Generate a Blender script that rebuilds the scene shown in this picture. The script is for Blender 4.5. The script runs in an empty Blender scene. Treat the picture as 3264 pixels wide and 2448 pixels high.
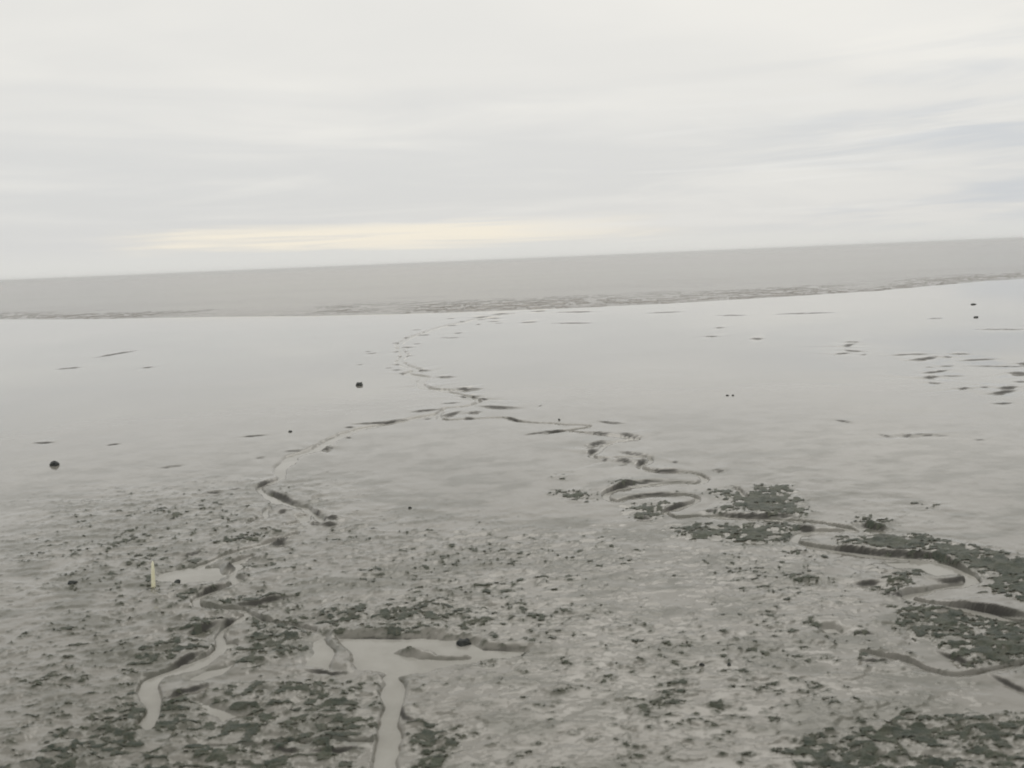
import bpy, bmesh, math, random
import numpy as np
from mathutils import Matrix, Vector

random.seed(7)
sc = bpy.context.scene
COL = sc.collection

# ------------------------------------------------------------------ camera
W, H = 1024, 768
CAM_H = 8.0                       # eye height above the flat
FPX = 887.0                       # focal length in pixels of a 1024 px wide picture
HOR_MID = 259.5                   # horizon height (pixel row) at the picture's middle column
ROLL = math.radians(2.4)         # horizon rises to the right
PITCH = math.atan((H / 2 - HOR_MID) * math.cos(ROLL) / FPX)
fwd = Vector((0, math.cos(PITCH), -math.sin(PITCH)))
right0 = Vector((1, 0, 0))
up0 = right0.cross(fwd)
rightv = (right0 * math.cos(ROLL) - up0 * math.sin(ROLL)).normalized()
upv = rightv.cross(fwd).normalized()
CAM = Vector((0, 0, CAM_H))
cam_data = bpy.data.cameras.new('camera')
cam = bpy.data.objects.new('camera', cam_data)
COL.objects.link(cam)
M = Matrix((rightv, upv, -fwd)).transposed().to_4x4()
M.translation = CAM
cam.matrix_world = M
cam_data.sensor_width = 36.0
cam_data.lens = 36.0 * FPX / W
cam_data.clip_start = 0.1
cam_data.clip_end = 80000
cam_data.dof.use_dof = True
cam_data.dof.focus_distance = 70.0
cam_data.dof.aperture_fstop = cam_data.lens / 36.0     # a 36 mm wide objective, as on field glasses
sc.camera = cam

# ------------------------------------------------------------------ world: overcast sky
SUN_EL, SUN_AZ = math.radians(48), math.radians(12)    # azimuth measured from +Y to +X
world = bpy.data.worlds.new('World')
sc.world = world
world.use_nodes = True
nt = world.node_tree
nt.nodes.clear()


class NB:
    """small helper to write node trees as expressions"""
    def __init__(s, tree):
        s.t = tree

    def n(s, kind, **kw):
        nd = s.t.nodes.new(kind)
        for k, v in kw.items():
            setattr(nd, k, v)
        return nd

    def put(s, sock, v):
        if isinstance(v, bpy.types.NodeSocket):
            s.t.links.new(v, sock)
        elif v is not None:
            sock.default_value = v

    def m(s, op, a, b=None, c=None, clamp=False):
        nd = s.n('ShaderNodeMath', operation=op, use_clamp=clamp)
        s.put(nd.inputs[0], a)
        s.put(nd.inputs[1], b)
        if c is not None:
            s.put(nd.inputs[2], c)
        return nd.outputs[0]

    def ss(s, v, a, b, lo=0.0, hi=1.0):
        nd = s.n('ShaderNodeMapRange', interpolation_type='SMOOTHSTEP')
        s.put(nd.inputs[0], v)
        s.put(nd.inputs[1], a)
        s.put(nd.inputs[2], b)
        s.put(nd.inputs[3], lo)
        s.put(nd.inputs[4], hi)
        return nd.outputs[0]

    def mix(s, f, a, b):
        nd = s.n('ShaderNodeMix', data_type='RGBA')
        s.put(nd.inputs[0], f)
        for i, v in ((6, a), (7, b)):
            if isinstance(v, tuple) and len(v) == 3:
                v = v + (1.0,)
            s.put(nd.inputs[i], v)
        return nd.outputs[2]

    def xyz(s, x, y, z):
        nd = s.n('ShaderNodeCombineXYZ')
        s.put(nd.inputs[0], x)
        s.put(nd.inputs[1], y)
        s.put(nd.inputs[2], z)
        return nd.outputs[0]

    def noise(s, vec, scale, detail=2.0, rough=0.5, dist=0.0):
        nd = s.n('ShaderNodeTexNoise')
        s.put(nd.inputs['Vector'], vec)
        nd.inputs['Scale'].default_value = scale
        nd.inputs['Detail'].default_value = detail
        nd.inputs['Roughness'].default_value = rough
        nd.inputs['Distortion'].default_value = dist
        return nd.outputs['Fac']

    def attr(s, name):
        nd = s.n('ShaderNodeAttribute', attribute_name=name)
        return nd.outputs['Fac']


B = NB(nt)
tc = B.n('ShaderNodeTexCoord')
sep = B.n('ShaderNodeSeparateXYZ')
nt.links.new(tc.outputs['Generated'], sep.inputs[0])
dx, dy, dz = sep.outputs
el = B.m('MULTIPLY', B.m('ARCSINE', dz), 57.2958)
az = B.m('MULTIPLY', B.m('ARCTAN2', dx, dy), 57.2958)
den = B.m('ADD', B.m('MAXIMUM', dz, 0.0), 0.10)
px, py = B.m('DIVIDE', dx, den), B.m('DIVIDE', dy, den)
deck = B.noise(B.xyz(B.m('MULTIPLY', px, 0.55), B.m('MULTIPLY', py, 0.8), 3.1), 1.0, 4, 0.5, 0.4)
bank = B.noise(B.xyz(B.m('MULTIPLY', az, 0.05), B.m('MULTIPLY', el, 0.42), 7.7), 1.0, 4, 0.55, 0.6)
fine = B.noise(B.xyz(B.m('MULTIPLY', az, 0.07), B.m('MULTIPLY', el, 1.7), 1.3), 1.0, 5, 0.55, 0.5)
# high, pale cloud above; greyer deck towards the horizon
pale = B.mix(B.ss(deck, 0.35, 0.68), (0.790, 0.780, 0.745), (0.868, 0.850, 0.800))
grey = B.mix(B.ss(bank, 0.38, 0.66), (0.695, 0.697, 0.687), (0.758, 0.754, 0.732))
low = B.ss(B.m('ADD', el, B.m('MULTIPLY', B.m('SUBTRACT', bank, 0.5), 9.0)), 3.0, 13.0)
cloud = B.mix(low, grey, pale)
# streaks of thinner cloud, more of them to the right
strk = B.m('MULTIPLY', B.ss(fine, 0.52, 0.72), B.m('MULTIPLY', B.ss(el, 16.0, 2.0), B.ss(az, -16.0, 14.0, 0.25, 1.0)))
cloud = B.mix(B.m('MULTIPLY', strk, 0.5), cloud, (0.83, 0.825, 0.80))
blue = B.m('MULTIPLY', B.ss(bank, 0.56, 0.40), B.m('MULTIPLY', B.ss(az, 10.0, 30.0), B.ss(el, 14.0, 4.0)))
cloud = B.mix(B.m('MULTIPLY', blue, 0.6), cloud, (0.56, 0.60, 0.65))
# pale strip just over the horizon and the warm break in the clouds on the left
cloud = B.mix(B.m('MULTIPLY', B.ss(el, 1.9, 0.5), 0.8), cloud, (0.745, 0.745, 0.715))
elw = B.m('ADD', el, B.m('MULTIPLY', B.m('SUBTRACT', fine, 0.5), 1.5))
gap = B.m('MULTIPLY', B.ss(elw, 0.85, 1.55), B.ss(elw, 2.75, 2.25))
azw = B.m('ADD', az, B.m('MULTIPLY', B.m('SUBTRACT', bank, 0.5), 26.0))
gap = B.m('MULTIPLY', gap, B.m('MULTIPLY', B.ss(azw, -27.0, -20.0), B.ss(azw, 14.0, -2.0)))
gap = B.m('MULTIPLY', gap, B.ss(fine, 0.30, 0.55, 0.35, 1.0))
cloud = B.mix(gap, cloud, (0.915, 0.855, 0.735))
# below the horizon: nothing but mud colour
cloud = B.mix(B.ss(el, -0.3, -1.2), cloud, (0.30, 0.295, 0.27))
sky = B.n('ShaderNodeTexSky', sky_type='NISHITA')
sky.sun_disc = False
sky.sun_elevation = SUN_EL
sky.sun_rotation = SUN_AZ
sky.dust_density = 3.0
scl = B.n('ShaderNodeVectorMath', operation='SCALE')
nt.links.new(cloud, scl.inputs[0])
scl.inputs['Scale'].default_value = 1.0 / 0.1
tot = B.mix(0.95, sky.outputs[0], scl.outputs[0])
bg = B.n('ShaderNodeBackground')
nt.links.new(tot, bg.inputs[0])
bg.inputs[1].default_value = 0.1
out = B.n('ShaderNodeOutputWorld')
nt.links.new(bg.outputs[0], out.inputs[0])

sun_d = bpy.data.lights.new('sun', 'SUN')
sun_d.energy = 0.5
sun_d.angle = math.radians(40)
sun_d.color = (1.0, 0.965, 0.90)
sun = bpy.data.objects.new('sun', sun_d)
COL.objects.link(sun)
sdir = Vector((math.sin(SUN_AZ) * math.cos(SUN_EL), math.cos(SUN_AZ) * math.cos(SUN_EL), math.sin(SUN_EL)))
sun.rotation_euler = sdir.to_track_quat('Z', 'Y').to_euler()
sun.location = (0, 0, 60)

vs = sc.view_settings
vs.view_transform = 'Standard'
vs.look = 'None'
vs.exposure = 0.0
vs.gamma = 1.0
sc.render.engine = 'CYCLES'
sc.cycles.pixel_filter_type = 'BLACKMAN_HARRIS'
sc.cycles.filter_width = 1.8
sc.cycles.max_bounces = 6
sc.cycles.volume_bounces = 1
sc.cycles.use_denoising = True

# ------------------------------------------------------------------ helpers
SRC = 3264 / W                    # traced points are in pixels of the full-size photograph
cr = {'A': (0, 650, 2.0109), 'B': (1100, 650, 2.0109), 'C': (2164, 650, 2.0109), 'D': (0, 1400, 2.0109),
      'E': (1000, 1400, 2.0109), 'F': (2164, 1400, 2.0109), 'G': (300, 1850, 1.58), 'Hh': (1700, 1900, 1.4143),
      'I1': (1700, 1330, 3.6867), 'I2': (1100, 970, 3.6867), 'I3': (2664, 1040, 3.6867),
      'I4': (400, 1700, 3.6867), 'I5': (750, 1400, 3.6867), 'O': (0, 0, 0.67770)}
Rn, Un, Fn = np.array(rightv), np.array(upv), np.array(fwd)


def ground(crop, pts, z=0.0):
    """where on the flat (x, y) do points seen in the photograph lie"""
    ox, oy, s = cr[crop]
    p = np.asarray(pts, float)
    u = (p[:, 0] / s + ox) / SRC
    v = (p[:, 1] / s + oy) / SRC
    d = Fn[None] * FPX + Rn[None] * (u - W / 2)[:, None] + Un[None] * (H / 2 - v)[:, None]
    t = (z - CAM_H) / np.minimum(d[:, 2], -1.0)
    return d[:, :2] * t[:, None]


def hash2(ix, iy, seed):
    h = (ix.astype(np.int64) * 374761393 + iy.astype(np.int64) * 668265263 + seed * 1442695041) & 0xFFFFFFFF
    h = ((h ^ (h >> 13)) * 1274126177) & 0xFFFFFFFF
    h = ((h ^ (h >> 16)) * 2246822519) & 0xFFFFFFFF
    return ((h ^ (h >> 15)) & 0xFFFFFF) / float(0xFFFFFF)


def vnoise(x, y, seed):
    fx, fy = np.floor(x), np.floor(y)
    tx, ty = x - fx, y - fy
    tx = tx * tx * tx * (tx * (tx * 6 - 15) + 10)
    ty = ty * ty * ty * (ty * (ty * 6 - 15) + 10)
    a, b = hash2(fx, fy, seed), hash2(fx + 1, fy, seed)
    c, d = hash2(fx, fy + 1, seed), hash2(fx + 1, fy + 1, seed)
    return (a + (b - a) * tx) * (1 - ty) + (c + (d - c) * tx) * ty


def fbm(x, y, seed, octaves=4, gain=0.5):
    r, amp, tot = 0.0, 1.0, 0.0
    ca, sa = math.cos(0.6), math.sin(0.6)
    for k in range(octaves):
        r = r + amp * vnoise(x, y, seed + 17 * k)
        tot += amp
        amp *= gain
        x, y = (x * ca - y * sa) * 2.03 + 5.2, (x * sa + y * ca) * 2.03 - 3.7
    return r / tot


def sstep(a, b, v):
    t = np.clip((v - a) / (b - a), 0, 1)
    return t * t * (3 - 2 * t)


def poly_dist(px, py, pts):
    """distance to a polyline, signed + away from the viewer's side, and how far along it (0..1)"""
    best = np.full(px.shape, 1e9)
    sgn = np.ones(px.shape)
    along = np.zeros(px.shape)
    seg = np.linalg.norm(np.diff(pts, axis=0), axis=1)
    cum = np.concatenate([[0], np.cumsum(seg)])
    for i in range(len(pts) - 1):
        a, b = pts[i], pts[i + 1]
        d = b - a
        L2 = max(d @ d, 1e-9)
        raw = ((px - a[0]) * d[0] + (py - a[1]) * d[1]) / L2
        t = np.clip(raw, 0, 1)
        qx, qy = a[0] + t * d[0], a[1] + t * d[1]
        ds = np.hypot(px - qx, py - qy)
        nrm = np.array([-d[1], d[0]])
        mid = (a + b) / 2
        if nrm @ mid < 0:
            nrm = -nrm
        s = np.sign((px - a[0]) * nrm[0] + (py - a[1]) * nrm[1])
        m = ds < best
        best = np.where(m, ds, best)
        sgn = np.where(m, s, sgn)
        along = np.where(m, (cum[i] + t * seg[i]) / max(cum[-1], 1e-6), along)
    return best, sgn, along


def in_poly(px, py, pts):
    ins = np.zeros(px.shape, bool)
    n = len(pts)
    for i in range(n):
        (x1, y1), (x2, y2) = pts[i], pts[(i + 1) % n]
        c = (y1 > py) != (y2 > py)
        xi = (x2 - x1) * (py - y1) / ((y2 - y1) if abs(y2 - y1) > 1e-9 else 1e-9) + x1
        ins ^= c & (px < xi)
    return ins


def smooth_line(pts, sub=4):
    """Catmull-Rom through the points"""
    p = np.vstack([2 * pts[0] - pts[1], pts, 2 * pts[-1] - pts[-2]])
    o = []
    for i in range(1, len(p) - 2):
        for k in range(sub):
            t = k / sub
            o.append(0.5 * ((2 * p[i]) + (-p[i - 1] + p[i + 1]) * t + (2 * p[i - 1] - 5 * p[i] + 4 * p[i + 1] - p[i + 2]) * t * t
                            + (-p[i - 1] + 3 * p[i] - 3 * p[i + 1] + p[i + 2]) * t ** 3))
    o.append(pts[-1])
    return np.array(o)


# ------------------------------------------------------------------ what the flat looks like: creeks, scarps, pools, weed
# creek centre lines: (crop, points, width in crop pixels)
CREEKS = [
    ('O', [(945, 895), (870, 910), (780, 928), (730, 945), (690, 968), (640, 985), (612, 1005), (605, 1025)], 24),
    ('I5', [(690, 240), (600, 330), (530, 400), (520, 460), (380, 540), (300, 575), (350, 640), (420, 690), (560, 750),
            (700, 785), (820, 810), (850, 850), (920, 910), (985, 970)], 80),
    ('I5', [(420, 800), (360, 860), (370, 920), (200, 970)], 60),
    ('I5', [(760, 900), (800, 960), (640, 990)], 120),
    ('D', [(1900, 610), (1750, 660), (1450, 745), (1250, 830), (1120, 880)], 60),
    ('I4', [(1500, 270), (1300, 345), (1300, 400), (1240, 470), (1240, 515), (1330, 555), (1260, 605), (1130, 660),
            (980, 715), (850, 765), (900, 835), (1050, 880), (1200, 900), (1330, 915), (1400, 960), (1320, 1030),
            (1180, 1110), (1090, 1190), (1090, 1270), (1040, 1360), (900, 1450), (650, 1570), (450, 1660)], 95),
    ('I4', [(1390, 950), (1560, 1020), (1700, 1050), (1900, 1085), (2250, 1130)], 70),
    ('G', [(660, 330), (560, 395), (430, 455), (320, 490), (275, 540), (290, 600), (310, 660), (270, 730)], 70),
    ('G', [(1490, 480), (1490, 560), (1480, 640), (1462, 720), (1455, 800), (1450, 900), (1445, 1050)], 105),
    ('G', [(560, 840), (900, 825), (1150, 815), (1380, 812)], 22),
    ('B', [(590, 1350), (650, 1388), (1000, 1372), (1120, 1398), (1300, 1412), (1560, 1427), (1500, 1445), (1300, 1475)], 26),
    ('B', [(480, 1175), (560, 1190), (700, 1215), (850, 1262), (780, 1300), (650, 1312), (590, 1350)], 28),
    ('I2', [(1970, 112), (1750, 135), (1600, 158), (1400, 205), (1150, 260), (920, 335), (740, 400), (630, 480), (660, 545), (700, 600), (640, 680),
            (760, 740), (850, 775), (720, 820), (930, 860), (870, 930), (960, 990), (1200, 1010), (1400, 1020)], 60),
    ('I1', [(450, 175), (800, 212), (1100, 245), (1230, 262), (1000, 300), (820, 340), (760, 400), (700, 450), (790, 485),
            (1200, 478), (1385, 490), (1330, 545), (1265, 585), (1330, 625), (1450, 655), (1700, 655), (1900, 670), (2020, 725),
            (1950, 785), (1700, 775), (1400, 800), (1100, 832), (900, 900), (870, 955), (1000, 995), (1130, 965), (1300, 940),
            (1600, 930), (1800, 935), (1920, 965), (1880, 1010), (1700, 1070), (1540, 1120), (1570, 1165), (1700, 1190),
            (2000, 1165), (2250, 1165)], 70),
    ('F', [(273, 505), (500, 510), (700, 523), (900, 545), (1050, 570), (1150, 592), (1000, 598), (800, 602), (735, 625),
           (745, 662), (850, 692), (1000, 712), (1200, 745), (1500, 768), (1700, 800), (1820, 850), (1870, 895), (1840, 930),
           (1700, 950), (1600, 978), (1460, 1008), (1520, 1040), (1700, 1070), (1900, 1105), (2050, 1150), (2350, 1220)], 52),
    ('F', [(430, 375), (415, 345), (380, 318)], 30),
    ('Hh', [(1500, 250), (1640, 290), (1750, 330), (1900, 360), (2100, 330), (2300, 300)], 34),
]
# open pools
POOLS = [
    ('G', [(1250, 285), (1600, 290), (1800, 303), (1960, 350), (2150, 352), (2120, 385), (1900, 420), (1700, 450),
           (1650, 472), (1500, 490), (1450, 462), (1340, 440), (1330, 390), (1280, 330)]),
    ('G', [(1180, 268), (1120, 310), (1080, 390), (1060, 430), (1180, 450), (1270, 452), (1185, 400), (1215, 350), (1245, 318)]),
    ('G', [(480, 500), (560, 455), (690, 425), (640, 470), (540, 515)]),
    ('G', [(560, 620), (700, 640), (790, 670), (700, 690), (600, 660)]),
    ('D', [(1040, 870), (1200, 830), (1400, 830), (1440, 880), (1330, 930), (1180, 945), (1030, 920)]),
    ('F', [(1330, 800), (1560, 790), (1760, 830), (1800, 880), (1660, 895), (1560, 850), (1400, 830)]),
    ('F', [(1000, 1210), (1040, 1250), (940, 1240), (900, 1215)]),
]
# drowned islets inside the big pool
ISLETS = [('G', [(1515, 350), (1560, 340), (1690, 350), (1710, 370), (1890, 376), (1880, 388), (1690, 385), (1560, 374)]),
          ('G', [(1180, 270), (1230, 268), (1250, 300), (1330, 385), (1330, 430), (1290, 440), (1180, 405), (1215, 360)])]
# scarps: short steep banks that face the viewer (crop, points, height in crop pixels)
SC = []


def scarp(crop, w, *lines):
    for l in lines:
        SC.append((crop, l, w))


scarp('I1', 14, [(740, 40), (850, 60), (970, 70), (1100, 78)], [(50, 190), (150, 175), (400, 150)], [(640, 170), (800, 190), (950, 190)],
      [(1630, 540), (1700, 528)])
scarp('I1', 26, [(1000, 180), (1080, 205), (1180, 225), (1300, 245)], [(1000, 405), (1150, 435), (1300, 450), (1400, 460)],
      [(1380, 600), (1470, 628), (1600, 625), (1780, 620)], [(1030, 965), (1130, 935), (1300, 910), (1550, 900), (1750, 908)],
      [(2000, 1100), (2100, 1110), (2212, 1112)], [(810, 505), (870, 515)], [(2110, 625), (2260, 634)])
scarp('I1', 36, [(580, 350), (700, 325), (800, 300), (940, 288)], [(620, 435), (680, 410), (740, 375)],
      [(920, 520), (1050, 520), (1110, 530), (1200, 545)], [(1200, 570), (1250, 540), (1320, 495)],
      [(1500, 1110), (1580, 1080), (1680, 1045), (1830, 995)], [(1220, 1200), (1380, 1190)])
scarp('I1', 46, [(790, 935), (840, 890), (950, 840), (1080, 795), (1250, 770), (1450, 750), (1650, 745), (1780, 745)])
scarp('F', 20, [(160, 465), (400, 490), (700, 495), (900, 510)], [(1600, 900), (1700, 915), (1800, 905), (1860, 880)],
      [(1090, 935), (1180, 935), (1300, 920)], [(1250, 960), (1400, 1000), (1640, 960)])
scarp('F', 32, [(740, 560), (800, 575), (880, 565)], [(820, 685), (1000, 700), (1200, 720), (1500, 745), (1650, 755), (1800, 815), (1900, 860)],
      [(1150, 545), (1280, 580), (1370, 592)])
scarp('F', 46, [(1680, 1040), (1900, 1080), (2300, 1150)])
scarp('F', 20, [(1600, 1340), (1720, 1390), (1850, 1440), (1980, 1490)], [(1960, 1500), (2100, 1570), (2300, 1660)])
scarp('I5', 30, [(200, 575), (240, 560), (340, 515), (470, 465)], [(890, 850), (950, 865), (1030, 870)], [(880, 995), (990, 985)],
      [(940, 137), (1050, 115), (1160, 90)], [(500, 850), (610, 840)])
scarp('I5', 36, [(370, 570), (450, 640), (560, 690), (680, 740), (880, 780)], [(980, 930), (1100, 935), (1210, 960)], [(980, 1010), (1200, 1020)],
      [(0, 1425), (110, 1405), (210, 1375)], [(420, 1240), (520, 1205), (640, 1160)])
scarp('I4', 24, [(1290, 325), (1400, 300), (1480, 280)], [(1700, 140), (1900, 90)], [(680, 265), (900, 215)], [(1480, 980), (1560, 1000), (1680, 1015)])
scarp('I4', 46, [(1200, 440), (1240, 400), (1260, 350)], [(780, 740), (900, 700), (1050, 640), (1180, 600)],
      [(1150, 855), (1250, 850), (1400, 830), (1700, 800), (2000, 740)], [(1150, 1090), (1230, 1040), (1300, 990)], [(700, 1190), (900, 1130), (1100, 1060)])
scarp('I4', 70, [(500, 1590), (700, 1490), (900, 1400)])
scarp('G', 18, [(1250, 282), (1600, 286), (1800, 298), (1960, 340), (2150, 335)], [(1060, 455), (1180, 462), (1290, 470)],
      [(1545, 620), (1560, 690), (1640, 720)], [(340, 600), (480, 560), (600, 520)], [(880, 860), (1030, 860)], [(1080, 870), (1350, 850)])
scarp('I2', 12, [(1490, 160), (1600, 150), (1730, 140)], [(1750, 125), (1850, 110), (1970, 108)], [(1570, 180), (1640, 182)], [(1640, 168), (1820, 165)],
      [(1360, 200), (1430, 202)], [(1690, 203), (1800, 203)], [(1790, 220), (1830, 222)], [(1540, 237), (1590, 235)], [(1200, 170), (1280, 168)],
      [(1190, 250), (1320, 250)], [(2060, 215), (2212, 213)], [(250, 580), (370, 578)], [(0, 1455), (100, 1445)], [(10, 1578), (70, 1570)],
      [(640, 822), (690, 812), (760, 806)], [(1800, 1330), (1950, 1340), (2050, 1375), (2150, 1385)], [(790, 760), (860, 760)])
scarp('I2', 7, [(790, 305), (880, 298)], [(920, 325), (960, 322)], [(830, 370), (1000, 358)], [(1270, 338), (1380, 342)], [(1130, 393), (1370, 393)],
      [(680, 393), (800, 390)], [(540, 460), (650, 455)], [(810, 467), (880, 465)], [(230, 560), (300, 555)], [(480, 750), (550, 747)], [(560, 770), (650, 778)],
      [(160, 715), (205, 708)], [(930, 1355), (1010, 1345)], [(1130, 1170), (1340, 1155)])
scarp('I2', 16, [(650, 508), (800, 507)], [(560, 558), (740, 557)], [(620, 612), (780, 607)], [(540, 710), (650, 712), (760, 715)],
      [(1400, 1340), (1510, 1335)], [(750, 1275), (900, 1255), (1150, 1235)], [(0, 1415), (250, 1405), (500, 1388), (620, 1360), (840, 1335)])
scarp('I2', 22, [(795, 780), (990, 783)], [(1050, 853), (1180, 857), (1310, 850)], [(860, 945), (890, 960), (940, 985), (1020, 990)],
      [(1350, 1070), (1420, 1088), (1520, 1085), (1640, 1080)], [(1540, 1195), (1770, 1210), (2000, 1220), (2140, 1225)],
      [(1440, 1290), (1500, 1272), (1620, 1262)], [(1090, 1305), (1200, 1310), (1350, 1260)])
scarp('I2', 30, [(1310, 980), (1400, 995), (1500, 998), (1640, 995)], [(1590, 1125), (1650, 1105)])
scarp('B', 7, [(1190, 688), (1280, 688)], [(1350, 695), (1600, 692)], [(1130, 760), (1230, 758)], [(1330, 765), (1570, 765)], [(1950, 700), (2150, 692)],
      [(1240, 1296), (1260, 1296)], [(1150, 1482), (1290, 1465)])
scarp('C', 6, [(250, 715), (420, 715)], [(600, 712), (700, 705), (1010, 697)], [(160, 848), (250, 852)], [(1600, 735), (1680, 735)], [(1920, 805), (2212, 805)],
      [(230, 200 + 595), (290, 795)])
scarp('C', 11, [(460, 865), (540, 864)])
scarp('I3', 13, [(90, 190), (200, 187), (310, 188)], [(180, 255), (130, 240), (170, 215), (260, 200)], [(80, 275), (180, 290), (280, 298), (390, 300)],
      [(0, 335), (100, 318), (220, 313)], [(570, 348), (740, 340), (900, 332), (1170, 330)], [(1310, 325), (1450, 328), (1600, 328)],
      [(1380, 408), (1500, 405), (1700, 395), (1920, 383)], [(1080, 655), (1150, 668), (1260, 678)], [(980, 560), (1200, 535), (1350, 510)])
scarp('I3', 8, [(290, 335), (360, 335)], [(1060, 480), (1150, 483)], [(1220, 475), (1380, 465)], [(1560, 470), (2300, 475)], [(1240, 588), (1500, 585)],
      [(2080, 655), (2300, 658)], [(1800, 900), (1950, 910), (2080, 895)], [(1630, 1330), (1740, 1345)], [(900, 1280), (1280, 1290)], [(1720, 715), (1790, 730)])
scarp('I3', 22, [(780, 408), (900, 400), (1000, 390), (1110, 375), (1180, 350)], [(2130, 435), (2300, 450)], [(1040, 620), (1110, 600), (1240, 588)],
      [(1460, 725), (1550, 740)], [(1850, 740), (1950, 735), (2120, 705)], [(1740, 805), (1900, 790), (2000, 770), (2130, 738)], [(1280, 365), (1340, 358)])
scarp('I3', 30, [(1990, 540), (2100, 550), (2300, 575)], [(800, 1275), (880, 1300)])
scarp('I3', 9, [(0, 1100), (180, 1135)], [(500, 1265), (650, 1305)])
scarp('A', 6, [(600, 990), (700, 970), (870, 940)], [(370, 1060), (520, 1048)], [(915, 1050), (980, 1048)], [(1820, 1590), (1940, 1580)], [(1640, 1630), (1700, 1625)])
scarp('F', 12, [(1100, 1240), (1250, 1250)], [(1150, 1420), (1340, 1430)])
scarp('A', 6, [(215, 1533), (345, 1530)], [(680, 1550), (770, 1540)], [(1530, 1497), (1700, 1485)], [(2020, 1580), (2140, 1560)])
scarp('D', 7, [(1030, 185), (1170, 170)], [(1470, 325), (1540, 317)], [(1310, 345), (1420, 335)])

# weed beds (crop, outline, cover 0..1, bed): bed 0 right creek, 1 left creek, 2 near foreground
WEED = [
    ('I1', [(1010, 1060), (1130, 1010), (1350, 1000), (1600, 1020), (1640, 1050), (1500, 1110), (1440, 1190), (1230, 1210), (1100, 1160), (1150, 1110)], .92, 0),
    ('I1', [(200, 870), (520, 850), (620, 790), (700, 860), (790, 890), (800, 940), (600, 980), (350, 960), (230, 920)], .72, 0),
    ('I1', [(830, 790), (930, 740), (1250, 715), (1200, 780), (1000, 830)], .8, 0),
    ('I1', [(260, 690), (450, 655), (400, 730)], .85, 0),
    ('I1', [(1640, 880), (1760, 840), (2000, 880), (2212, 900), (2212, 980), (1900, 920)], .55, 0),
    ('I1', [(1560, 1270), (1980, 1240), (2230, 1270), (2230, 1420), (1900, 1480), (1700, 1400)], .66, 0),
    ('F', [(210, 330), (380, 310), (460, 330), (560, 280), (700, 300), (760, 340), (830, 420), (900, 470), (860, 500), (600, 490), (300, 480), (200, 460), (320, 430)], .85, 0),
    ('F', [(60, 560), (200, 540), (400, 540), (620, 520), (720, 540), (890, 545), (740, 590), (700, 640), (560, 660), (400, 670), (200, 640), (40, 640), (-60, 590)], .78, 0),
    ('F', [(1020, 650), (1150, 620), (1500, 620), (1800, 670), (2100, 730), (2400, 790), (2400, 1120), (2000, 1010), (1920, 850), (1800, 790), (1600, 750), (1200, 720), (1060, 690)], .84, 0),
    ('F', [(1090, 480), (1370, 520), (1380, 590), (1250, 590), (1100, 530)], .8, 0),
    ('F', [(620, 700), (940, 720), (1030, 760), (850, 780), (650, 750)], .66, 0),
    ('F', [(1250, 830), (1400, 840), (1560, 850), (1590, 890), (1500, 960), (1420, 1000), (1270, 970), (1320, 900)], .78, 0),
    ('F', [(780, 930), (880, 890), (1030, 920), (900, 950)], .66, 0),
    ('F', [(1480, 410), (1620, 420), (1720, 470), (1560, 440)], .6, 0),
    ('F', [(1300, 1060), (1600, 1060), (2400, 1200), (2400, 1460), (1900, 1480), (1700, 1380), (1400, 1300)], .70, 0),
    ('F', [(850, 1280), (1100, 1260), (1350, 1330), (1350, 1440), (1100, 1420)], .5, 0),
    ('Hh', [(1120, 680), (1300, 600), (1550, 540), (1700, 520), (2400, 540), (2400, 900), (1250, 900), (1130, 740)], .68, 2),
    ('I5', [(60, 1080), (400, 1060), (560, 1050), (720, 1060), (640, 1140), (400, 1190), (250, 1230), (0, 1280), (-200, 1300), (-100, 1120)], .76, 1),
    ('I5', [(740, 650), (930, 640), (1090, 710), (1280, 760), (1100, 760), (760, 700)], .72, 1),
    ('I5', [(370, 880), (500, 830), (620, 850), (480, 900)], .7, 1),
    ('I5', [(960, 920), (1110, 920), (1220, 960), (1240, 1020), (1000, 1030)], .7, 1),
    ('I4', [(300, 320), (700, 250), (950, 220), (700, 300), (400, 420)], .62, 1),
    ('I4', [(480, 730), (700, 650), (900, 610), (1070, 610), (1050, 660), (850, 720), (780, 760), (400, 830)], .86, 1),
    ('I4', [(1080, 790), (1300, 740), (1700, 690), (2090, 720), (2000, 780), (1500, 830), (1180, 860)], .8, 1),
    ('I4', [(1080, 370), (1260, 350), (1200, 440), (1130, 430)], .8, 1),
    ('I4', [(1380, 350), (1700, 380), (1500, 440), (1360, 520)], .6, 1),
    ('I4', [(1150, 930), (1290, 960), (1200, 1060), (900, 1160), (500, 1220), (350, 1170), (700, 1010)], .74, 1),
    ('I4', [(300, 1330), (700, 1250), (980, 1250), (1020, 1320), (880, 1400), (500, 1580), (250, 1660), (-200, 1700), (0, 1450)], .78, 1),
    ('I4', [(-100, 800), (500, 800), (800, 880), (700, 960), (300, 1100), (-200, 1100)], .52, 1),
    ('I4', [(1350, 1080), (1800, 1080), (2212, 1150), (2212, 1420), (1500, 1640), (1100, 1560), (1250, 1300)], .64, 1),
    ('E', [(0, 1080), (300, 1030), (700, 1030), (1150, 1080), (1200, 1200), (900, 1280), (400, 1270), (150, 1210), (0, 1180)], .66, 2),
    ('G', [(340, 600), (700, 500), (1100, 460), (1350, 470), (1380, 560), (1390, 860), (1350, 1100), (-600, 1100), (-300, 760)], .60, 2),
    ('G', [(1540, 690), (1700, 670), (1900, 740), (1950, 800), (1800, 1000), (1540, 1000)], .64, 2),
    ('G', [(700, 180), (1100, 150), (1180, 240), (1080, 330), (800, 420), (700, 330)], .58, 2),
]
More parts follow.
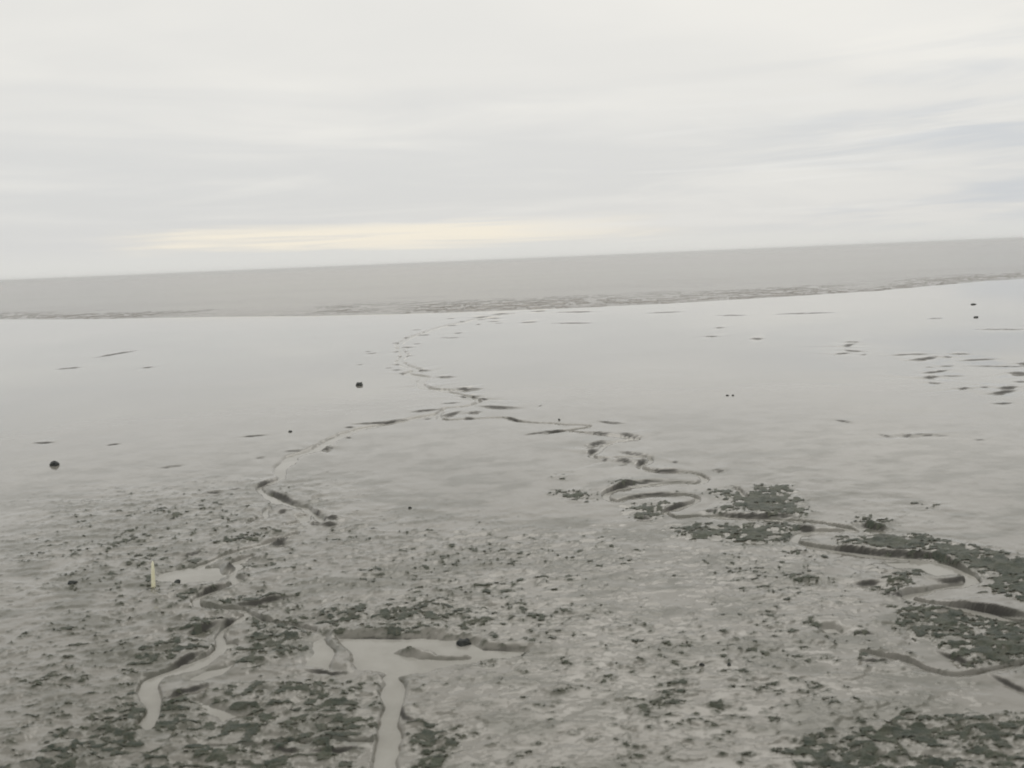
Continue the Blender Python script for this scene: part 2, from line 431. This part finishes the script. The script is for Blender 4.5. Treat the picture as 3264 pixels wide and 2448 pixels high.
# thinly speckled ground
SPECK = [
    ('E', [(-400, 380), (500, 470), (1200, 540), (2100, 560), (2300, 760), (2300, 1650), (-400, 1650)], .46),
    ('D', [(200, 380), (1200, 280), (2000, 240), (2212, 300), (2212, 1200), (300, 1500), (-200, 1000)], .50),
    ('Hh', [(-100, 0), (1500, 0), (1700, 300), (1500, 600), (1000, 900), (-100, 900)], .48),
    ('G', [(1540, 480), (2212, 420), (2212, 945), (1540, 945)], .42),
    ('F', [(-100, 640), (700, 700), (1300, 900), (1500, 1400), (1300, 1700), (-100, 1700)], .50),
    ('G', [(-700, 250), (350, 330), (420, 700), (300, 1100), (-900, 1100)], .50),
    ('F', [(500, 150), (1400, 380), (2000, 600), (1500, 560), (800, 300)], .28),
]
SHORE = [(-300, 1022), (0, 1016), (300, 1017), (600, 1012), (1000, 1008), (1300, 1001), (1600, 991), (1900, 979), (2200, 964), (2500, 946), (2800, 927), (3264, 886), (3700, 848)]
SHORE_XY = ground('O', [(x * .6777, y * .6777) for x, y in SHORE])
SH_T = SHORE_XY[:, 0] / SHORE_XY[:, 1]
SH_Y = SHORE_XY[:, 1]

WATER_Z = -0.07
LINES = []
for crop, pts, w in SC:
    g = ground(crop, pts)
    g[0] = g[0] + .22 * (g[0] - g[1])
    g[-1] = g[-1] + .22 * (g[-1] - g[-2])
    if len(g) > 2:
        g = smooth_line(g, 3)
    rng = np.linalg.norm(g.mean(axis=0))
    hgt = min(max(1.15 * w / cr[crop][2] * rng / (FPX * SRC), 0.025), 0.26)
    hgt *= 1 - .35 * float(sstep(35, 80, rng))
    LINES.append((g, hgt, rng))
CRK = []
for crop, pts, w in CREEKS:
    g = smooth_line(ground(crop, pts, -0.03), 5)
    rng = np.linalg.norm(g.mean(axis=0))
    CRK.append((g, 0.5 * w / cr[crop][2] * rng / (FPX * SRC)))
POOL = [ground(c, p, WATER_Z) for c, p in POOLS]
ISLE = [ground(c, p, 0.0) for c, p in ISLETS]
WEEDG = [(ground(c, p), d, b) for c, p, d, b in WEED]
SPECKG = [(ground(c, p), d) for c, p, d in SPECK]


def box_sel(x, y, pts, pad):
    return np.nonzero((x > pts[:, 0].min() - pad) & (x < pts[:, 0].max() + pad) & (y > pts[:, 1].min() - pad) & (y < pts[:, 1].max() + pad))[0]


def soft_poly(x, y, pts, edge):
    """1 inside, fading over the edge width"""
    out = np.zeros(x.shape)
    k = box_sel(x, y, pts, edge * 2)
    if len(k):
        d, _, _ = poly_dist(x[k], y[k], np.vstack([pts, pts[:1]]))
        s = np.where(in_poly(x[k], y[k], pts), d, -d)
        out[k] = sstep(-edge, edge, s)
    return out


def flat(x, y):
    """height of the mud, plus how much bank face, weed cover (3 beds) and speckle there is"""
    rng = np.hypot(x, y)
    wx = x + 0.5 * (fbm(x / 1.1, y / 1.1, 91, 3) - .5)
    wy = y + 0.5 * (fbm(x / 1.1, y / 1.1, 57, 3) - .5)
    speck = np.zeros(x.shape)
    for g, d in SPECKG:
        speck = np.maximum(speck, d * soft_poly(wx, wy, g, 4.5))
    beds = np.zeros((3,) + x.shape)
    for g, d, b in WEEDG:
        e = 0.024 * np.linalg.norm(g.mean(axis=0)) + .15
        beds[b] = np.maximum(beds[b], d * soft_poly(wx, wy, g, e))
    near = sstep(75, 22, rng)
    z = 0.05 * (fbm(x / 14, y / 14, 3, 3) - 0.45) * (.25 + .75 * near) + 0.03 * (fbm(x / 3.1, y / 2.6, 5, 4) - .5) * (0.06 + .94 * near)
    rough = np.clip(speck * 1.6 + beds.max(axis=0) * .9, 0, 1)
    z = z + 0.080 * (fbm(x / .60, y / .38, 11, 5, .50) - .5) * (0.08 + 0.92 * rough) * (0.05 + .95 * near)
    stp = fbm(x / .50, y / .34, 13, 4, .55)
    z = z + (0.034 * (sstep(.45, .56, stp) - .5) + .02 * (sstep(.55, .62, stp) - .3)) * rough * (.1 + .9 * near)
    z = z + 0.012
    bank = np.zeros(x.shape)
    warp = 0.010 * rng * (fbm(x / (0.02 * rng.mean() + .4), y / .8, 23, 3) - .5)
    for g, hgt, r in LINES:
        L = 4.0 * hgt + 0.012 * r
        k = box_sel(x, y, g, 3.2 * L)
        if not len(k):
            continue
        d, s, t = poly_dist(x[k], y[k], g)
        sd = d * s + 0.25 * warp[k]
        nz = fbm(x[k] / (.012 * r + .1), y[k] / (.012 * r + .1), 29, 3, .6)
        nf = fbm(x[k] / (.007 * r), y[k] / (.006 * r), 37, 3, .65) ** 1.5
        run = 0.12 * hgt + 0.0008 * r + 0.000032 * r * r
        ln = np.linalg.norm(np.diff(g, axis=0), axis=1).sum()
        ends = np.clip(np.minimum(t, 1 - t) * ln / min(0.05 * r + .05, .40 * ln), 0, 1)
        beyond = np.where((t <= 0) | (t >= 1), np.exp(-(np.maximum(d - run, 0) / (.6 * L)) ** 2), 1.0)
        st = sstep(-run, run, sd)
        up = 0.55 * hgt * st * np.exp(-np.maximum(sd, 0) / L)
        dn = -0.45 * hgt * (1 - st) * np.exp(-np.maximum(-sd, 0) / (0.8 * L))
        e = ends * ends * (3 - 2 * ends)
        # points past the ends of the line fade out
        z[k] += (up + dn) * e * beyond * (.7 + .6 * nz)
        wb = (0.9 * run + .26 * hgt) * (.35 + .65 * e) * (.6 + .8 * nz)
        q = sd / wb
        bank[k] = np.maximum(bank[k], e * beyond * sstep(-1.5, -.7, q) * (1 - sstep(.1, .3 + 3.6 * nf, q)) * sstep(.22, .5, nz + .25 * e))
    cut = np.zeros(x.shape)
    for g, hw in CRK:
        k = box_sel(x, y, g, 2.4 * hw)
        if not len(k):
            continue
        d, _, _ = poly_dist(wx[k] * .6 + x[k] * .4, wy[k] * .5 + y[k] * .5, g)
        d = d / (.5 + fbm(x[k] / (5 * hw), y[k] / (5 * hw), 63, 3, .6))
        cut[k] = np.maximum(cut[k], 1 - sstep(0.65 * hw, 1.4 * hw, d))
    for g in POOL:
        cut = np.maximum(cut, soft_poly(wx * .8 + x * .2, wy * .8 + y * .2, g, 0.2))
    for g in ISLE:
        cut = cut * (1 - soft_poly(wx, wy, g, 0.14))
    z = z * (1 - .8 * cut) - 0.15 * cut
    for g in ISLE:
        z = z + 0.025 * soft_poly(wx, wy, g, 0.14)
    ysh = np.interp(x / np.maximum(y, 1), SH_T, SH_Y) + 1.2 * (fbm(x / 5, y / 9, 31, 3) - .5)
    z = z - 0.9 * sstep(0, 9, y - ysh)
    for b in range(3):
        beds[b] = beds[b] * (1 - sstep(.25, .8, cut))
    speck = speck * (1 - sstep(.25, .8, cut))
    return z, bank, beds, speck, cut, near


# ------------------------------------------------------------------ materials
def material(name):
    m = bpy.data.materials.new(name)
    m.use_nodes = True
    t = m.node_tree
    t.nodes.clear()
    b = NB(t)
    o = b.n('ShaderNodeOutputMaterial')
    p = b.n('ShaderNodeBsdfPrincipled')
    t.links.new(p.outputs[0], o.inputs['Surface'])
    geo = b.n('ShaderNodeNewGeometry')
    return m, b, p, geo.outputs['Position']


def bump(b, h, strength, dist):
    nd = b.n('ShaderNodeBump')
    nd.inputs['Strength'].default_value = strength
    nd.inputs['Distance'].default_value = dist
    b.put(nd.inputs['Height'], h)
    return nd.outputs[0]


MUD, b, p, pos = material('wet_mud')
rough_ground = b.m('SUBTRACT', 1.0, b.attr('slick'))
n_big = b.noise(pos, 0.09, 5, .55)
n_mid = b.noise(pos, 0.9, 5, .6)
n_fin = b.noise(pos, 9.0, 5, .65)
colr = b.mix(b.ss(n_big, .3, .7), (0.160, 0.151, 0.126), (0.208, 0.197, 0.168))
colr = b.mix(b.m('MULTIPLY', b.ss(n_mid, .45, .7), b.m('MULTIPLY', rough_ground, .5)), colr, (0.128, 0.121, 0.098))
colr = b.mix(b.m('MULTIPLY', b.ss(n_fin, .5, .75), b.m('MULTIPLY', rough_ground, .35)), colr, (0.125, 0.119, 0.098))
colr = b.mix(b.m('MULTIPLY', b.attr('film'), .8), colr, (0.052, 0.056, 0.034))       # green-brown biofilm
colr = b.mix(b.m('MULTIPLY', b.attr('bank'), .9), colr, (0.034, 0.032, 0.028))       # dark bare mud, with the shade of viewer-facing banks painted in
b.put(p.inputs['Base Color'], colr)
b.put(p.inputs['Roughness'], 0.55)
p.inputs['Specular IOR Level'].default_value = 0.3
b.put(p.inputs['Coat Weight'], b.m('MULTIPLY', b.m('SUBTRACT', 1.0, b.m('MULTIPLY', b.ss(n_mid, .3, .75, 0.0, .22), rough_ground)), b.m('SUBTRACT', 1.0, b.m('ADD', b.m('MULTIPLY', b.attr('bank'), .95), b.m('MULTIPLY', b.attr('film'), .3), clamp=True))))
b.put(p.inputs['Coat Roughness'], b.m('ADD', b.m('MULTIPLY', b.ss(n_mid, .35, .75, 0.01, 0.10), rough_ground), .05))
p.inputs['Coat IOR'].default_value = 1.55
hgt = b.m('ADD', b.m('MULTIPLY', n_fin, .5), b.noise(pos, 32.0, 3, .6))
nb = b.n('ShaderNodeBump')
nb.inputs['Distance'].default_value = 0.02
b.put(nb.inputs['Height'], hgt)
b.put(nb.inputs['Strength'], b.m('MULTIPLY', rough_ground, 0.3))
b.put(p.inputs['Normal'], nb.outputs[0])
cb = b.n('ShaderNodeBump')
cb.inputs['Distance'].default_value = 0.03
b.put(cb.inputs['Height'], b.noise(pos, 3.0, 4, .6))
b.put(cb.inputs['Strength'], b.m('MULTIPLY', rough_ground, 0.25))
b.put(p.inputs['Coat Normal'], cb.outputs[0])

WEEDM, b, p, pos = material('green_weed')
n1 = b.noise(pos, 1.3, 4, .6)
n2 = b.noise(pos, 14.0, 4, .7)
n3 = b.noise(pos, 3.6, 4, .65)
colr = b.mix(b.ss(n1, .35, .68), (0.027, 0.039, 0.026), (0.055, 0.066, 0.040))
colr = b.mix(b.m('MULTIPLY', b.ss(n3, .48, .64), .45), colr, (0.110, 0.108, 0.082))
colr = b.mix(b.m('MULTIPLY', b.ss(n2, .45, .75), .4), colr, (0.090, 0.091, 0.066))
colr = b.mix(b.attr('cover'), (0.098, 0.098, 0.068), colr)
b.put(p.inputs['Base Color'], colr)
p.inputs['Roughness'].default_value = 0.5
p.inputs['Specular IOR Level'].default_value = 0.45
b.put(p.inputs['Normal'], bump(b, b.m('ADD', n2, b.noise(pos, 45.0, 3, .6)), 0.9, 0.03))

WATERM, b, p, pos = material('still_water')
b.put(p.inputs['Base Color'], b.mix(b.ss(b.noise(pos, .8, 4, .6), .35, .7), (0.350, 0.341, 0.312), (0.285, 0.276, 0.247)))
p.inputs['Roughness'].default_value = 0.06
p.inputs['IOR'].default_value = 1.333
b.put(p.inputs['Normal'], bump(b, b.noise(pos, 2.2, 3, .5), 0.10, 0.03))

SEAM, b, p, pos = material('silty_sea')
sp = b.n('ShaderNodeSeparateXYZ')
b.put(sp.inputs[0], pos)
st = b.xyz(b.m('MULTIPLY', sp.outputs[0], .35), sp.outputs[1], 0.0)
b.put(p.inputs['Base Color'], b.mix(b.noise(st, .03, 4, .6), (0.122, 0.110, 0.090, 1), (0.165, 0.151, 0.126, 1)))
p.inputs['Roughness'].default_value = 0.16
p.inputs['IOR'].default_value = 1.333
sb = b.n('ShaderNodeBump')
sb.inputs['Distance'].default_value = 0.2
b.put(sb.inputs['Height'], b.noise(st, .9, 5, .6))
b.put(sb.inputs['Strength'], b.ss(b.noise(st, .011, 4, .6), .35, .65, .3, .75))
b.put(p.inputs['Normal'], sb.outputs[0])

STONEM, b, p, pos = material('dark_wet_stone')
n1 = b.noise(pos, 9.0, 4, .6)
b.put(p.inputs['Base Color'], b.mix(b.ss(n1, .35, .65), (0.018, 0.022, 0.024, 1), (0.042, 0.046, 0.040, 1)))
p.inputs['Roughness'].default_value = 0.55
p.inputs['Specular IOR Level'].default_value = .3
b.put(p.inputs['Normal'], bump(b, b.noise(pos, 25.0, 4, .6), 0.8, 0.02))

PALEM, b, p, pos = material('pale_stone')
b.put(p.inputs['Base Color'], b.mix(b.noise(pos, 9.0, 3, .6), (0.62, 0.61, 0.57, 1), (0.75, 0.74, 0.70, 1)))
p.inputs['Roughness'].default_value = 0.6
POLEM, b, p, pos = material('white_paint')
n1 = b.noise(pos, 12.0, 4, .6)
b.put(p.inputs['Base Color'], b.mix(b.ss(n1, .45, .8), (0.95, 0.92, 0.70, 1), (0.86, 0.80, 0.52, 1)))
p.inputs['Roughness'].default_value = 0.3
BASEM, b, p, pos = material('weedy_pole_foot')
b.put(p.inputs['Base Color'], b.mix(b.noise(pos, 20.0, 3, .6), (0.06, 0.07, 0.04, 1), (0.16, 0.15, 0.11, 1)))
p.inputs['Roughness'].default_value = 0.6


# ------------------------------------------------------------------ the flat
def grid_mesh(name, X, Y, Z, mask=None, attrs=None):
    r, c = X.shape
    idx = np.arange(r * c).reshape(r, c)
    q = np.stack([idx[:-1, :-1], idx[:-1, 1:], idx[1:, 1:], idx[1:, :-1]], axis=-1).reshape(-1, 4)
    co = np.stack([X, Y, Z], axis=-1).reshape(-1, 3)
    if mask is not None:
        q = q[mask.reshape(-1)]
        used = np.unique(q)
        remap = np.full(r * c, -1)
        remap[used] = np.arange(len(used))
        co, q = co[used], remap[q]
        attrs = {k: v.reshape(-1)[used] for k, v in (attrs or {}).items()}
    me = bpy.data.meshes.new(name)
    me.vertices.add(len(co))
    me.vertices.foreach_set('co', co.astype(np.float32).ravel())
    me.loops.add(q.size)
    me.loops.foreach_set('vertex_index', q.astype(np.int32).ravel())
    me.polygons.add(len(q))
    me.polygons.foreach_set('loop_start', np.arange(0, q.size, 4, dtype=np.int32))
    me.polygons.foreach_set('use_smooth', np.ones(len(q), dtype=bool))
    me.update(calc_edges=True)
    for k, v in (attrs or {}).items():
        a = me.attributes.new(k, 'FLOAT', 'POINT')
        a.data.foreach_set('value', v.astype(np.float32).ravel())
    return me


def link(name, me, mat, label=None, cat=None, kind=None, group=None, parent=None):
    o = bpy.data.objects.new(name, me)
    COL.objects.link(o)
    if me is not None and mat is not None:
        me.materials.append(mat)
    for k, v in (('label', label), ('category', cat), ('kind', kind), ('group', group)):
        if v:
            o[k] = v
    o.parent = parent
    return o


def rows(segs):
    o = []
    for a, bb, n in segs:
        o.append(np.linspace(a, bb, n, endpoint=False))
    return np.concatenate(o + [np.array([segs[-1][1]])])


ts = np.concatenate([-np.geomspace(6, .84, 24), np.linspace(-.82, .82, 1000), np.geomspace(.84, 6, 24)])
hs = rows([(8.0, 0.9, 40), (0.9, 0.70, 50), (0.70, 0.20, 460), (0.20, 0.062, 260), (0.062, 0.046, 40)])
Yg = (CAM_H / hs)[:, None] * np.ones((1, len(ts)))
Xg = Yg * ts[None, :]
z, bk, beds, speck, cut, near = [a for a in flat(Xg.ravel(), Yg.ravel())]
xr, yr = Xg.ravel(), Yg.ravel()

# weed: a crisp-edged carpet where the clump noise rises above the local cover
clump = 0.22 * fbm(xr / 1.2, yr / .8, 71, 3, .55) + 0.78 * fbm(xr / .21, yr / .12, 72, 4, .62)
clump = (clump - clump.mean()) / clump.std()
# cover -> threshold of a normal distribution
cov = np.maximum(beds.max(axis=0), speck)
from_cov = np.interp(cov, [0, .1, .2, .3, .4, .5, .6, .7, .8, .9, 1], [9, 3.2, 2.3, 1.75, 1.25, .75, .35, 0.0, -.55, -1.1, -2.0])
over = clump - from_cov
z = z + .022 * sstep(-1.2, .4, over) * sstep(0, .2, cov) * near
film = sstep(-1.3, .25, over) * sstep(0, .2, cov)
mott = fbm(xr / 1.7, yr / .9, 81, 5, .6)
film = np.maximum(film, .65 * sstep(.46, .66, mott) * sstep(55, 20, np.hypot(xr, yr)))
wetlow = sstep(.46, .37, fbm(xr / .50, yr / .34, 13, 4, .55)) * (1 - film)
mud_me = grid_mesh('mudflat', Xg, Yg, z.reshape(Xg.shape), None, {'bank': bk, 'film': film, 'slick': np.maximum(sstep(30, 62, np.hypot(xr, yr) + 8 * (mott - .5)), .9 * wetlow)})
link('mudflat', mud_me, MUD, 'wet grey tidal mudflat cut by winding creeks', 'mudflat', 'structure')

over = over - np.where(beds.max(axis=0) > speck, np.where(beds[0] > .15, -.85, -.2), -.08)
wz = z + 0.020 * sstep(-.12, .6, over) * (0.4 + 1.2 * vnoise(xr / .11, yr / .09, 77)) - 0.006
on = (over > -.12) & (wz > WATER_Z) & (np.abs(xr / yr) < .825) & (yr < 100)
owner = np.where(beds.max(axis=0) > speck, beds.argmax(axis=0), 3)
onf = on.reshape(Xg.shape)
face = onf[:-1, :-1] & onf[1:, :-1] & onf[:-1, 1:] & onf[1:, 1:]
ow = owner.reshape(Xg.shape)[:-1, :-1]
WEEDLAB = ['dark green weed beds lining the right hand meandering creek', 'dark olive weed beds along the left hand winding creek',
           'dark weed growing over the mud at the near edge', 'scattered small dark weed tufts speckling the open mud']
for k in range(4):
    fm = face & (ow == k)
    if fm.any():
        me = grid_mesh('weed', Xg, Yg, wz.reshape(Xg.shape), fm, {'cover': sstep(-.1, 1.0, over)})
        link('weed_bed' if k < 3 else 'weed_tufts', me, WEEDM, WEEDLAB[k], 'weed', 'stuff')

# water standing in creeks and pools: one level sheet that shows wherever the mud is cut below it
me = bpy.data.meshes.new('creek_water')
me.from_pydata([(-160, 1, WATER_Z), (160, 1, WATER_Z), (160, 190, WATER_Z), (-160, 190, WATER_Z)], [], [(0, 1, 2, 3)])
link('creek_water', me, WATERM, 'still grey water in the creeks and pools of the mudflat', 'water', 'structure')

# ------------------------------------------------------------------ the sea beyond
hs2 = rows([(0.0585, 0.030, 240), (0.030, 0.006, 90), (0.006, 0.0003, 40)])
ts2 = np.concatenate([-np.geomspace(9, .86, 30), np.linspace(-.84, .84, 1000), np.geomspace(.86, 9, 30)])
Ys = (CAM_H / hs2)[:, None] * np.ones((1, len(ts2)))
Xs = Ys * ts2[None, :]
off = Ys - np.interp(Xs / Ys, SH_T, SH_Y)
chop = sstep(-1, 4, off) * (0.18 + 0.82 * sstep(60, 12, off)) * sstep(900, 200, Ys)
patchy = sstep(.38, .62, fbm(Xs / 26, Ys / 30, 44, 3))
wv = fbm(Xs / 2.2, Ys / 2.6, 41, 3, .6)
zs = WATER_Z - 0.02 * sstep(4, -4, off) + 0.03 + chop * (0.17 * sstep(.52, .62, wv) * (.1 + .9 * patchy) + .08 * (wv - .5))
zs = np.where(off < -1.0, WATER_Z - .06, np.maximum(zs, WATER_Z + .008))
sea_me = grid_mesh('sea', Xs, Ys, zs)
link('sea', sea_me, SEAM, 'grey brown silty sea with small waves along its edge', 'sea', 'structure')


# ------------------------------------------------------------------ stones on the mud
def height_at(x, y):
    zz = flat(np.array([x, x + .05, x - .05, x, x]), np.array([y, y, y, y + .05, y - .05]))[0]
    return float(zz.min())


def stone_mesh(seed, lx, ly, lz, blocky):
    bm = bmesh.new()
    bmesh.ops.create_icosphere(bm, subdivisions=3, radius=1.0)
    rs = random.Random(seed)
    planes = [Vector((rs.uniform(-1, 1), rs.uniform(-1, 1), rs.uniform(-.3, 1))).normalized() for _ in range(9)]
    offs = [rs.uniform(.62, .9) for _ in planes]
    for v in bm.verts:
        c = v.co.copy()
        if blocky:
            m = max(abs(c.x), abs(c.y), abs(c.z))
            c = c.lerp(c / m * .86, .75)
        for n, d in zip(planes, offs):
            e = c.dot(n) - d
            if e > 0:
                c -= n * e * .85
        k = 1 + .5 * (float(vnoise(np.array([c.x * 2.3 + seed]), np.array([c.y * 2.3 + c.z * 1.7]), seed)[0]) - .5)
        v.co = Vector((c.x * lx * k, c.y * ly * k, max(c.z, -.55) * lz * k))
    me = bpy.data.meshes.new('stone')
    bm.to_mesh(me)
    bm.free()
    for q in me.polygons:
        q.use_smooth = True
    return me


# crop O = overview coordinates: (x, y of the foot, width, height in overview pixels, blocky, label)
STONES = [
    (1000, 1386, 34, 24, False, 'largest dark stone, beside the pool in the near centre'),
    (776, 833, 15, 8, True, 'dark blocky stone alone on smooth shining mud far left of the creek'),
    (115, 1007, 20, 11, False, 'dark rounded stone at the far left edge of the flat'),
    (157, 1260, 19, 9, False, 'low dark stone left of the pale stake'),
    (381, 1259, 17, 11, False, 'dark stone just right of the pale stake'),
    (886, 1099, 8, 5, False, 'tiny dark stone alone in the middle between both creeks'),
    (1517, 1436, 12, 8, False, 'small dark stone, left one of a pair at lower right'),
    (1575, 1438, 9, 7, False, 'small dark stone, right one of a pair at lower right'),
    (627, 934, 8, 4, False, 'small dark stone on the edge of the thin left channel'),
    (462, 1396, 12, 8, False, 'dark stone on the bank of the near left creek'),
    (1572, 855, 7, 3, False, 'tiny flat stone, left of two on the smooth mud right of centre'),
    (1583, 855, 5, 3, False, 'tiny flat stone, right of two on the smooth mud right of centre'),
    (1208, 908, 6, 4, False, 'tiny stone beyond the bend of the right creek near the junction'),
    (2104, 658, 10, 3, False, 'flat dark stone close to the sea edge at the far right'),
    (2109, 686, 10, 3, False, 'flat dark stone nearer the viewer of two by the sea at right'),
    (858, 750, 8, 4, False, 'pale stone among the distant creek banks'),
]
for i, (u, v, wpx, hpx, blk, lab) in enumerate(STONES):
    g = ground('O', [(u, v)])[0]
    rng = math.hypot(g[0], g[1])
    wpx, hpx = wpx / 2212 * 1024, hpx / 2212 * 1024
    lx = .5 * wpx * rng / FPX
    lz = hpx * rng / FPX / 1.5
    me = stone_mesh(11 + i * 5, lx * 1.05, lx * .8, lz, blk)
    o = link('stone', me, STONEM, lab, 'stone', None, 'stones lying on the mudflat')
    o.location = (g[0], g[1] + lx * .3, height_at(g[0], g[1] + lx * .3) + .30 * lz)
    o.rotation_euler.z = 0 if blk else random.uniform(-.5, .5)
    if lab.startswith('pale'):
        me.materials[0] = PALEM

# ------------------------------------------------------------------ white stake on the left
g = ground('I4', [(328, 640)])[0]
rng = math.hypot(*g)
hz = height_at(*g)
stake = link('marker_stake', None, None, 'thin pale yellow-white stake standing upright in the mud at left', 'stake')
stake.location = (g[0], g[1], hz - .02)


def lathe(prof, n=12, lean=0.0):
    bm = bmesh.new()
    rings = []
    for r, zz in prof:
        rings.append([bm.verts.new((r * math.cos(2 * math.pi * k / n) + lean * zz, r * math.sin(2 * math.pi * k / n), zz)) for k in range(n)])
    for a, bb in zip(rings, rings[1:]):
        for k in range(n):
            bm.faces.new((a[k], a[(k + 1) % n], bb[(k + 1) % n], bb[k]))
    bm.faces.new(rings[-1])
    bm.faces.new(rings[0][::-1])
    me = bpy.data.meshes.new('part')
    bm.to_mesh(me)
    bm.free()
    for q in me.polygons:
        q.use_smooth = len(q.vertices) == 4
    return me


top = 28.5 * rng / FPX
link('shaft', lathe([(.052, .05), (.052, .12), (.048, .4 * top), (.040, .75 * top), (.026, .93 * top), (.012, .99 * top), (.004, top)], 14, .06), POLEM, parent=stake)
link('foot', lathe([(.055, -.25), (.056, 0.0), (.060, .045), (.055, .07)], 14, .06), BASEM, parent=stake)

# ------------------------------------------------------------------ sea haze
bm = bmesh.new()
bmesh.ops.create_cube(bm, size=1.0)
me = bpy.data.meshes.new('haze')
for v in bm.verts:
    v.co = Vector((v.co.x * 270000, v.co.y * 60000 + 29500, v.co.z * 11.5 + 4.25))
bm.to_mesh(me)
bm.free()
hm = bpy.data.materials.new('sea_haze')
hm.use_nodes = True
hm.node_tree.nodes.clear()
hb = NB(hm.node_tree)
ho = hb.n('ShaderNodeOutputMaterial')
hv = hb.n('ShaderNodeVolumePrincipled')
hv.inputs['Color'].default_value = (0.93, 0.94, 0.95, 1)
hv.inputs['Density'].default_value = 0.0004
hv.inputs['Anisotropy'].default_value = 0.7
hm.node_tree.links.new(hv.outputs[0], ho.inputs['Volume'])
link('haze', me, hm, 'thin sea haze softening the far horizon', 'haze', 'stuff')
